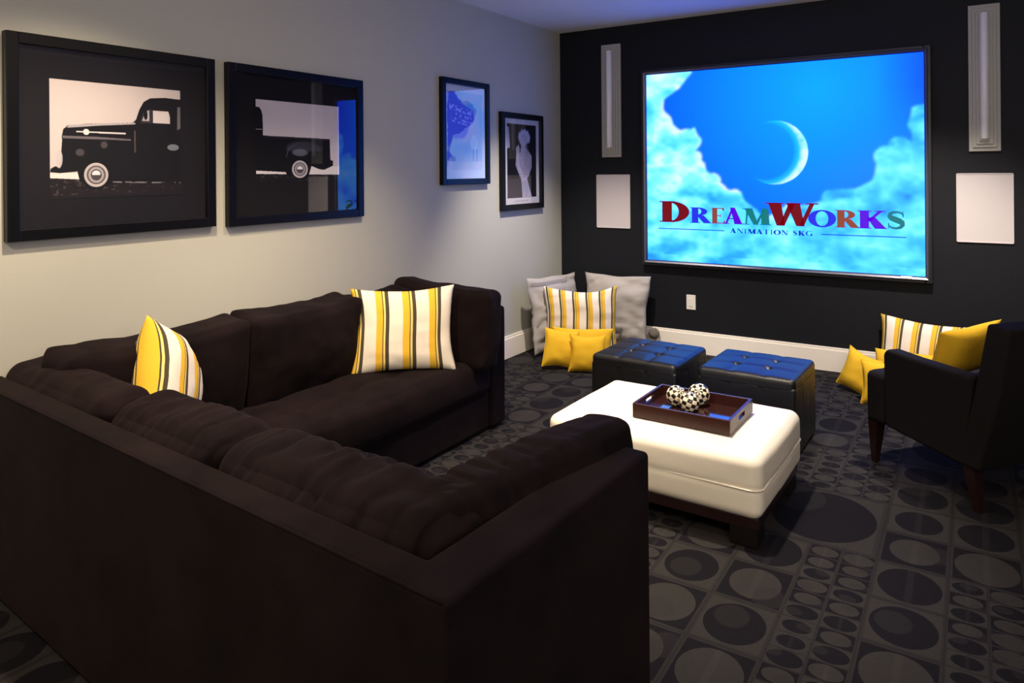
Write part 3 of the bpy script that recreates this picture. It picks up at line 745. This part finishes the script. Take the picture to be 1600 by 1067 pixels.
# ================================================================ SECTIONAL SOFA
SF = empty('sectional_sofa', (0.1, -4.4, 0), label='large dark brown microsuede L-shaped sectional sofa along the grey wall', cat='sofa')
def sofa_part(name, bm, m=None, smooth=True):
    bmesh.ops.translate(bm, verts=bm.verts, vec=(-0.1, 4.4, 0))
    return obj(name, bm, m or M['suede'], SF, smooth)
def panel(p0, p1, th, z0, z1, side=1, r=0.022, nl=40, nh=14, seed=0):
    """upholstered slab from p0 to p1 (outer face), thickness th to the left of p0->p1 (side=1)"""
    p0, p1 = Vector((*p0, 0)), Vector((*p1, 0)); L = (p1 - p0).length; d = (p1 - p0) / L; nrm = Vector((-d.y, d.x, 0)) * side
    bm = cushion(L, th, z1 - z0, 34, r, (0, 0.004, 0.002), seed, 0.0025)
    for v in bm.verts:
        w_ = p0 + d * (v.co.x + L / 2) + nrm * (v.co.y + th / 2); v.co = Vector((w_.x, w_.y, v.co.z + z0))
    return bm
# near run, turned 3.6 degrees clockwise
NC = Vector((2.366, -4.735)); A_ = Vector((-math.cos(R(4.0)), math.sin(R(4.0)))); B_ = Vector((math.sin(R(3.0)), math.cos(R(3.0))))
TOPN = 0.742
e0 = NC; e1 = NC + A_ * 2.325
def prism(pts, z0, z1, bev):
    bm = bmesh.new(); A = [bm.verts.new((x_, y_, z0)) for x_, y_ in pts]; B = [bm.verts.new((x_, y_, z1)) for x_, y_ in pts]
    bm.faces.new(A[::-1]); bm.faces.new(B); n = len(pts)
    for i in range(n): bm.faces.new((A[i], A[(i + 1) % n], B[(i + 1) % n], B[i]))
    bmesh.ops.recalc_face_normals(bm, faces=bm.faces)
    bmesh.ops.bevel(bm, geom=bm.edges[:], offset=bev, segments=4, affect='EDGES', profile=0.5); return bm
a1 = NC + B_ * 0.828; TB, TA = 0.092, 0.130
i1 = e1 + B_ * TB; i0 = NC + B_ * TB + A_ * TA; ia = a1 + A_ * TA
sofa_part('back_and_arm_frame', prism([tuple(e1), tuple(e0), tuple(a1), tuple(ia), tuple(i0), tuple(i1)], 0.015, TOPN, 0.014), smooth=False)
def welt(pts, r=0.0035): return tube(pts, r, 8)
def lerp2(p, q, t_, z): return (p.x + (q.x - p.x) * t_, p.y + (q.y - p.y) * t_, z)
w0, w1 = e1 + B_ * 0.003 - A_ * .02, e0 + B_ * 0.003 + A_ * .012
sofa_part('welt', welt([lerp2(w0, w1, k / 30, TOPN - .004) for k in range(31)]))
# far run along the wall
sofa_part('back_panel', panel((0.035, -2.16), (0.035, -4.46), 0.12, 0.03, 0.70, 1, seed=3))
sofa_part('arm', panel((0.16, -2.16), (0.805, -2.16), 0.155, 0.015, 0.700, -1, seed=4))
# bases
def slab(x0, x1, y0, y1, z0, z1, bev=0.015): return bx(x0, x1, y0, y1, z0, z1, bev, 3)
sofa_part('base', slab(0.15, 0.79, -3.76, -2.318, 0.02, 0.238), smooth=False)
nb = bx(-2.18, -0.13, 0.10, 0.80, 0.02, 0.238, 0.015, 3)
place(nb, (NC.x, NC.y, 0), (0, 0, R(-3.6))); sofa_part('base', nb, smooth=False)
# seat cushions
sofa_part('seat_cushion', place(cushion(1.46, 0.68, 0.20, 44, 0.05, (0.0, 0.018, 0.012), 5, 0.004, tuft=(5, 3, 0.016)), (0.480, -3.055, 0.235), (0, 0, PI / 2)))
for k, (cx_, w_) in enumerate(((-0.66, 1.02), (-1.70, 1.02))):
    c_ = cushion(w_, 0.70, 0.20, 22, 0.05, (0.01, 0.015, 0.012), 6 + k, 0.004)
    place(c_, (cx_, 0.465, 0.235)); place(c_, (NC.x, NC.y, 0), (0, 0, R(-3.6))); sofa_part('seat_cushion', c_)
# back cushions of the far run (lean on the wall side)
for k, (yc, wd, hh_, xx, dd) in enumerate(((-4.03, 0.80, 0.445, 0.265, 0.20), (-3.29, 0.68, 0.445, 0.275, 0.23), (-2.72, 0.46, 0.42, 0.255, 0.20))):
    c_ = cushion(wd, dd, hh_, 40, 0.045, (0.012, 0.035, 0.0), 20 + k, 0.010, fold=(0.008, 12), sag=0.014, pinch=-0.012)
    place(c_, (xx, yc, 0.405), (R(7), 0, -PI / 2 + PI)); sofa_part('back_cushion', c_)
c_ = cushion(0.70, 0.19, 0.455, 26, 0.05, (0.015, 0.03, 0.0), 27, 0.009, sag=0.012)
place(c_, (0.535, -2.435, 0.395), (R(-4), R(2.5), R(-1))); sofa_part('back_cushion', c_)
# back cushions of the near run
def near_cush(sx, wd, hh_, dd, seed, dy=0.235, tilt=9, fold=(0.012, 13), zz=0.40, sag=0.0, yaw=0, cr=.05, r=.075):
    c_ = cushion(wd, dd, hh_, 72, r, (0.02, cr, 0.01), seed, 0.010, fold=fold, sag=sag)
    place(c_, (-sx, dy, zz), (R(tilt), 0, R(yaw))); place(c_, (NC.x, NC.y, 0), (0, 0, R(-4.0))); sofa_part('back_cushion', c_)
near_cush(1.95, 0.80, 0.385, 0.19, 31, 0.225, 6, fold=(0.003, 9), cr=.03, r=.055)
near_cush(1.24, 0.60, 0.385, 0.24, 33, 0.25, 5, fold=(0.022, 20))
near_cush(0.545, 0.77, 0.39, 0.25, 36, 0.25, 5, fold=(0.022, 18))
c_ = cushion(0.66, 0.17, 0.40, 60, 0.035, (0.01, 0.025, 0.0), 39, 0.008, fold=(0.018, 16))
place(c_, (2.243, -4.165, 0.40), (R(-8), R(-1), R(90 - 13))); sofa_part('back_cushion', c_)

# ================================================================ THROW PILLOWS
pillow('throw_pillow', (0.60, -2.835, 0.425), 44, 12, 0.56, 0.46, 0.15, M['stripe_sofa'], 'striped yellow and white throw pillow standing at the far end of the sofa seat', seed=3.1, dog=0.11, fold=0.004)
pillow('throw_pillow', (0.47, -4.09, 0.46), 128, 8, 0.44, 0.44, 0.22, M['stripe_sofa'], 'striped yellow and white throw pillow slumped in the sofa corner, half hidden', seed=8.1, dog=0.10, roll=27)
pillow('floor_pillow', (0.235, -0.47, 0.005), 82, 8, 0.66, 0.62, 0.17, M['grey_linen'], 'large grey pillow on the floor leaning on the left wall', 'large grey floor pillows in the corner', seed=11.3, dog=0.06, amp=0.020, fold=0.030)
pillow('floor_pillow', (0.58, -0.17, 0.005), -2, 6, 0.62, 0.62, 0.17, M['grey_linen'], 'large grey pillow on the floor leaning on the dark wall left of the outlet', 'large grey floor pillows in the corner', seed=14.7, dog=0.09, amp=0.018, fold=0.024)
pillow('throw_pillow', (0.50, -0.60, 0.01), 28, 8, 0.60, 0.56, 0.15, M['stripe_slim'], 'striped yellow and white pillow standing in front of two large grey pillows', seed=17.2, dog=0.09, droop=0.03, fold=0.008, amp=0.010)
pillow('lumbar_pillow', (0.58, -0.76, 0.005), 24, 12, 0.48, 0.27, 0.10, M['yellow'], 'long yellow pillow in the corner behind two small yellow pillows', seed=21.2, dog=0.08, amp=0.012)
pillow('small_pillow', (0.525, -1.00, 0.012), 40, 22, 0.27, 0.29, 0.11, M['yellow'], 'small yellow pillow nearest the sofa arm, tilted on its corner', 'small yellow pillows in the corner', seed=24.5, dog=0.13, roll=9, amp=0.010, piping=M['yellow'])
pillow('small_pillow', (0.735, -0.965, 0.005), 20, 16, 0.27, 0.27, 0.10, M['yellow'], 'small yellow pillow against the left blue-lit leather cube', 'small yellow pillows in the corner', seed=27.5, dog=0.11, amp=0.010, piping=M['yellow'])
pillow('throw_pillow', (2.83, -0.20, 0.01), -8, 12, 0.56, 0.46, 0.14, M['stripe_right'], 'striped yellow and white pillow on the floor behind the armchair', seed=31.2, dog=0.10, roll=3)
pillow('small_pillow', (2.45, -0.46, 0.005), -28, 18, 0.26, 0.27, 0.10, M['yellow'], 'small yellow floor pillow farthest left by the armchair, against the baseboard', 'small yellow pillows beside the armchair', seed=34.5, dog=0.13, roll=12, amp=0.010, piping=M['yellow'])
pillow('small_pillow', (2.67, -0.68, 0.005), 5, 16, 0.26, 0.27, 0.10, M['yellow'], 'small yellow floor pillow partly hidden behind the armchair front leg', 'small yellow pillows beside the armchair', seed=37.5, dog=0.11, amp=0.010, piping=M['yellow'])
pillow('lumbar_pillow', (2.80, -0.38, 0.005), -4, 14, 0.46, 0.28, 0.09, M['yellow'], 'long yellow floor pillow under the striped one behind the armchair', seed=39.5, dog=0.05)

# small round fitting on the baseboard
bb = bmesh.new(); bmesh.ops.create_uvsphere(bb, u_segments=28, v_segments=18, radius=0.046)
for v in bb.verts: v.co.y = v.co.y * .75
place(bb, (0.90, -0.050, 0.132)); tube([(0.90, -0.03, 0.132), (0.90, -0.0165, 0.132)], 0.018, 12, bm=bb)
tag(obj('baseboard_knob', bb, M['wicker'], smooth=True), 'small round grey knob on the white baseboard, peeking over the left leather cube', 'knob')

# ================================================================ OTTOMANS
def cube_ottoman(x0, x1, y0, y1, h, label, seed):
    t = empty('cube_ottoman', ((x0 + x1) / 2, (y0 + y1) / 2, 0), R(-1.5), label=label, cat='ottoman', group='black leather cube ottomans')
    w, d = x1 - x0, y1 - y0
    b = cushion(w, d, h - .060, 40, 0.012, (0.002, 0.002, 0), seed, 0.002)
    for v in b.verts:
        for kx in (-1 / 6, 1 / 6):
            if abs(v.co.y) > d * .44: v.co.y *= 1 - 0.012 * math.exp(-((v.co.x / w - kx) / .012) ** 2)
            if abs(v.co.x) > w * .44: v.co.x *= 1 - 0.012 * math.exp(-((v.co.y / d - kx) / .012) ** 2)
    obj('body', place(b, (0, 0, 0.015)), M['leather_black'], t, True)
    c = cushion(w + .001, d + .001, 0.082, 60, 0.028, (0, 0, 0.010), seed + 1, 0.0015, tuft=(3, 3, 0.013))
    top_ = obj('tufted_top', place(c, (0, 0, h - .080)), M['leather_black'], t, True)
    for i in (-1, 1):
        for j in (-1, 1):
            s = bmesh.new(); bmesh.ops.create_uvsphere(s, u_segments=12, v_segments=8, radius=0.008)
            for v in s.verts: v.co = Vector((v.co.x + i * w / 6, v.co.y + j * d / 6, v.co.z * .4 + h - .0215))
            obj('button', s, M['black_wood'], top_, True)
    for i in (-1, 1):
        for j in (-1, 1): obj('foot', bx(i * (w / 2 - .05) - .02, i * (w / 2 - .05) + .02, j * (d / 2 - .05) - .02, j * (d / 2 - .05) + .02, 0, .02), M['black_wood'], t)
cube_ottoman(1.255, 1.775, -1.93, -1.42, 0.42, 'black tufted leather cube ottoman, the left of the pair', 50)
cube_ottoman(1.875, 2.385, -1.89, -1.40, 0.42, 'black tufted leather cube ottoman, the right one nearer the armchair', 54)

t = empty('cocktail_ottoman', (1.965, -2.50, 0), R(-1.5), label='low cream leather ottoman on a dark wood base carrying a tray', cat='ottoman')
OW, OD = 0.97, 0.70
c = cushion(OW, OD, 0.255, 40, 0.045, (0.010, 0.010, 0.014), 61, 0.002)
for v in c.verts:
    d_ = abs(v.co.z - 0.125)
    k = 1 - 0.010 * math.exp(-(d_ / .012) ** 2); v.co.x *= k; v.co.y *= k
obj('cushion_body', place(c, (0, 0, 0.112)), M['leather_cream'], t, True)
def rrect(w, d, r, z, n=8):
    o = []
    for cx, cy, a0 in ((w / 2 - r, d / 2 - r, 0), (-w / 2 + r, d / 2 - r, 90), (-w / 2 + r, -d / 2 + r, 180), (w / 2 - r, -d / 2 + r, 270)):
        for k in range(n + 1):
            a = R(a0 + 90 * k / n); o.append((cx + r * math.cos(a), cy + r * math.sin(a), z))
    return o
obj('seam_welt', tube(rrect(OW + .006, OD + .006, 0.05, 0.237), 0.0045, 8, True), M['leather_cream'], t, True)
obj('base_rail', bx(-OW / 2 + .015, OW / 2 - .015, -OD / 2 + .015, OD / 2 - .015, 0.075, 0.125, 0.006, 2), M['espresso'], t)
for i in (-1, 1):
    for j in (-1, 1):
        cx_, cy_ = i * (OW / 2 - .075), j * (OD / 2 - .075)
        obj('leg', bx(cx_ - .055, cx_ + .055, cy_ - .055, cy_ + .055, 0, .078, 0.006, 2), M['black_wood'], t)

# tray
TX, TY, TZ = 2.065, -2.535, 0.3815
t = empty('serving_tray', (TX, TY, TZ), R(-1.0), label='dark mahogany serving tray with cut-out handles on the cream ottoman', cat='tray')
TW, TD, TH = 0.44, 0.345, 0.062
obj('tray_bottom', bx(-TW / 2 + .008, TW / 2 - .008, -TD / 2 + .008, TD / 2 - .008, 0.002, 0.012), M['tray_gloss'], t)
for s in (-1, 1):
    obj('long_side', bx(-TW / 2, TW / 2, s * TD / 2 - (.012 if s > 0 else 0), s * TD / 2 + (.012 if s < 0 else 0), 0, TH, 0.0015, 1), M['tray_wood'], t)
for s in (-1, 1):
    x0_, x1_ = (TW / 2 - .012, TW / 2) if s > 0 else (-TW / 2, -TW / 2 + .012)
    y0_, y1_ = -TD / 2 + .012, TD / 2 - .012; hb, ht, hy = .026, .046, .045
    b = bx(x0_, x1_, y0_, y1_, 0, hb); bx(x0_, x1_, y0_, y1_, ht, TH, 0, 1, b)
    bx(x0_, x1_, y0_, -hy, hb, ht, 0, 1, b); bx(x0_, x1_, hy, y1_, hb, ht, 0, 1, b)
    obj('handle_end', b, M['tray_wood'], t)
def deco_ball(x, y, r, rot, label):
    b = bmesh.new(); ul = b.loops.layers.uv.new('UVMap'); nu, nv = 36, 24; g = []
    for j in range(nv + 1):
        th = PI * j / nv
        g.append([b.verts.new((r * math.sin(th) * math.cos(2 * PI * i / nu), r * math.sin(th) * math.sin(2 * PI * i / nu), r * math.cos(th))) for i in range(nu)])
    for j in range(nv):
        for i in range(nu):
            q = [g[j][i], g[j + 1][i], g[j + 1][(i + 1) % nu], g[j][(i + 1) % nu]]
            f = b.faces.new(q)
            for lp, (a, c_) in zip(f.loops, ((i, j), (i, j + 1), (i + 1, j + 1), (i + 1, j))): lp[ul].uv = (a / nu, c_ / nv)
    bmesh.ops.remove_doubles(b, verts=b.verts, dist=1e-5)
    o = obj('decorative_ball', b, M['checker'], smooth=True); o.location = (x, y, TZ + 0.0125 + r); o.rotation_euler = rot
    tag(o, label, 'ball', 'checkered balls in the tray')
deco_ball(1.972, -2.495, 0.047, (0.5, 0.6, 0.2), 'black and ivory checkered ball, left one in the tray')
deco_ball(2.058, -2.430, 0.050, (0.9, -0.4, 0.6), 'black and ivory checkered ball, rear right one in the tray')
deco_ball(2.052, -2.545, 0.045, (0.1, 0.35, 1.1), 'black and ivory checkered ball, front one in the tray')

# ================================================================ ARMCHAIR  (local +Y = front, origin centre)
f_ = Vector((-0.76, 0.65)).normalized(); ang = math.atan2(f_.y, f_.x) - PI / 2
CW, CD = 0.70, 0.60
left = Vector((-f_.y, f_.x))          # chair's left side, facing the camera
fl = Vector((2.713, -1.645)); cc = fl - f_ * (CD / 2 - 0.035) - left * (CW / 2 - 0.035)
t = empty('armchair', (cc.x, cc.y, 0), ang, label='black upholstered low armchair with tapered wooden legs at the right edge', cat='armchair')
def arm_mesh(sx):
    bm = bmesh.new(); x0, x1 = (sx * CW / 2, sx * (CW / 2 - 0.085))
    prof = [(0.165, 0.215), (0.175, 0.572), (0.155, 0.600), (0.0, 0.592), (-0.315, 0.588), (-0.275, 0.185)]
    A = [bm.verts.new((x0, y, z)) for y, z in prof]; B = [bm.verts.new((x1, y, z)) for y, z in prof]
    bm.faces.new(A); bm.faces.new(B[::-1])
    for i in range(len(prof)):
        j = (i + 1) % len(prof); bm.faces.new((A[i], B[i], B[j], A[j]))
    bmesh.ops.recalc_face_normals(bm, faces=bm.faces)
    bmesh.ops.bevel(bm, geom=bm.edges[:], offset=0.018, segments=4, affect='EDGES', profile=0.5)
    return bm
for sx in (-1, 1): obj('arm', arm_mesh(sx), M['chair_cloth'], t, False)
c = cushion(CW - .175, 0.56, 0.15, 24, 0.05, (0.0, 0.015, 0.012), 71, 0.002)
obj('seat_cushion', place(c, (0, 0.045, 0.315)), M['chair_cloth'], t, True)
obj('seat_base', bx(-CW / 2 + .08, CW / 2 - .08, -0.24, 0.245, 0.205, 0.325, 0.02, 3), M['chair_cloth'], t)
c = cushion(CW, 0.125, 0.262, 20, 0.035, (0, 0.004, 0.006), 73, 0.001)
obj('seat_front', place(c, (0, 0.232, 0.205)), M['chair_cloth'], t, True)
bm = bmesh.new()
prof = [(-0.245, 0.19), (-0.330, 0.55), (-0.390, 0.835), (-0.495, 0.825), (-0.440, 0.52), (-0.345, 0.19)]
A = [bm.verts.new((-CW / 2, y, z)) for y, z in prof]; B = [bm.verts.new((CW / 2, y, z)) for y, z in prof]
bm.faces.new(A); bm.faces.new(B[::-1])
for i in range(6):
    j = (i + 1) % 6; bm.faces.new((A[i], B[i], B[j], A[j]))
bmesh.ops.recalc_face_normals(bm, faces=bm.faces); bmesh.ops.bevel(bm, geom=bm.edges[:], offset=0.014, segments=3, affect='EDGES', profile=0.5)
obj('backrest', bm, M['chair_cloth'], t)
for sx in (-1, 1):
    obj('leg', lathe_post(sx * (CW / 2 - .040), CD / 2 - .045, 0, 0.225, 0.018, 0.042, lean=(sx * .004, .008)), M['espresso'], t)
    obj('leg', lathe_post(sx * (CW / 2 - .040), -CD / 2 + .02, 0, 0.215, 0.018, 0.042, lean=(sx * .004, -.035)), M['espresso'], t)
pc = cc + f_ * 0.03 + left * 0.045
pillow('chair_pillow', (pc.x, pc.y, 0.486), math.degrees(math.atan2(f_.y, f_.x)) + 90, 24, 0.36, 0.285, 0.12, M['yellow'], 'bright yellow pillow sitting against the armchair backrest', seed=44.5, dog=0.12, roll=7)
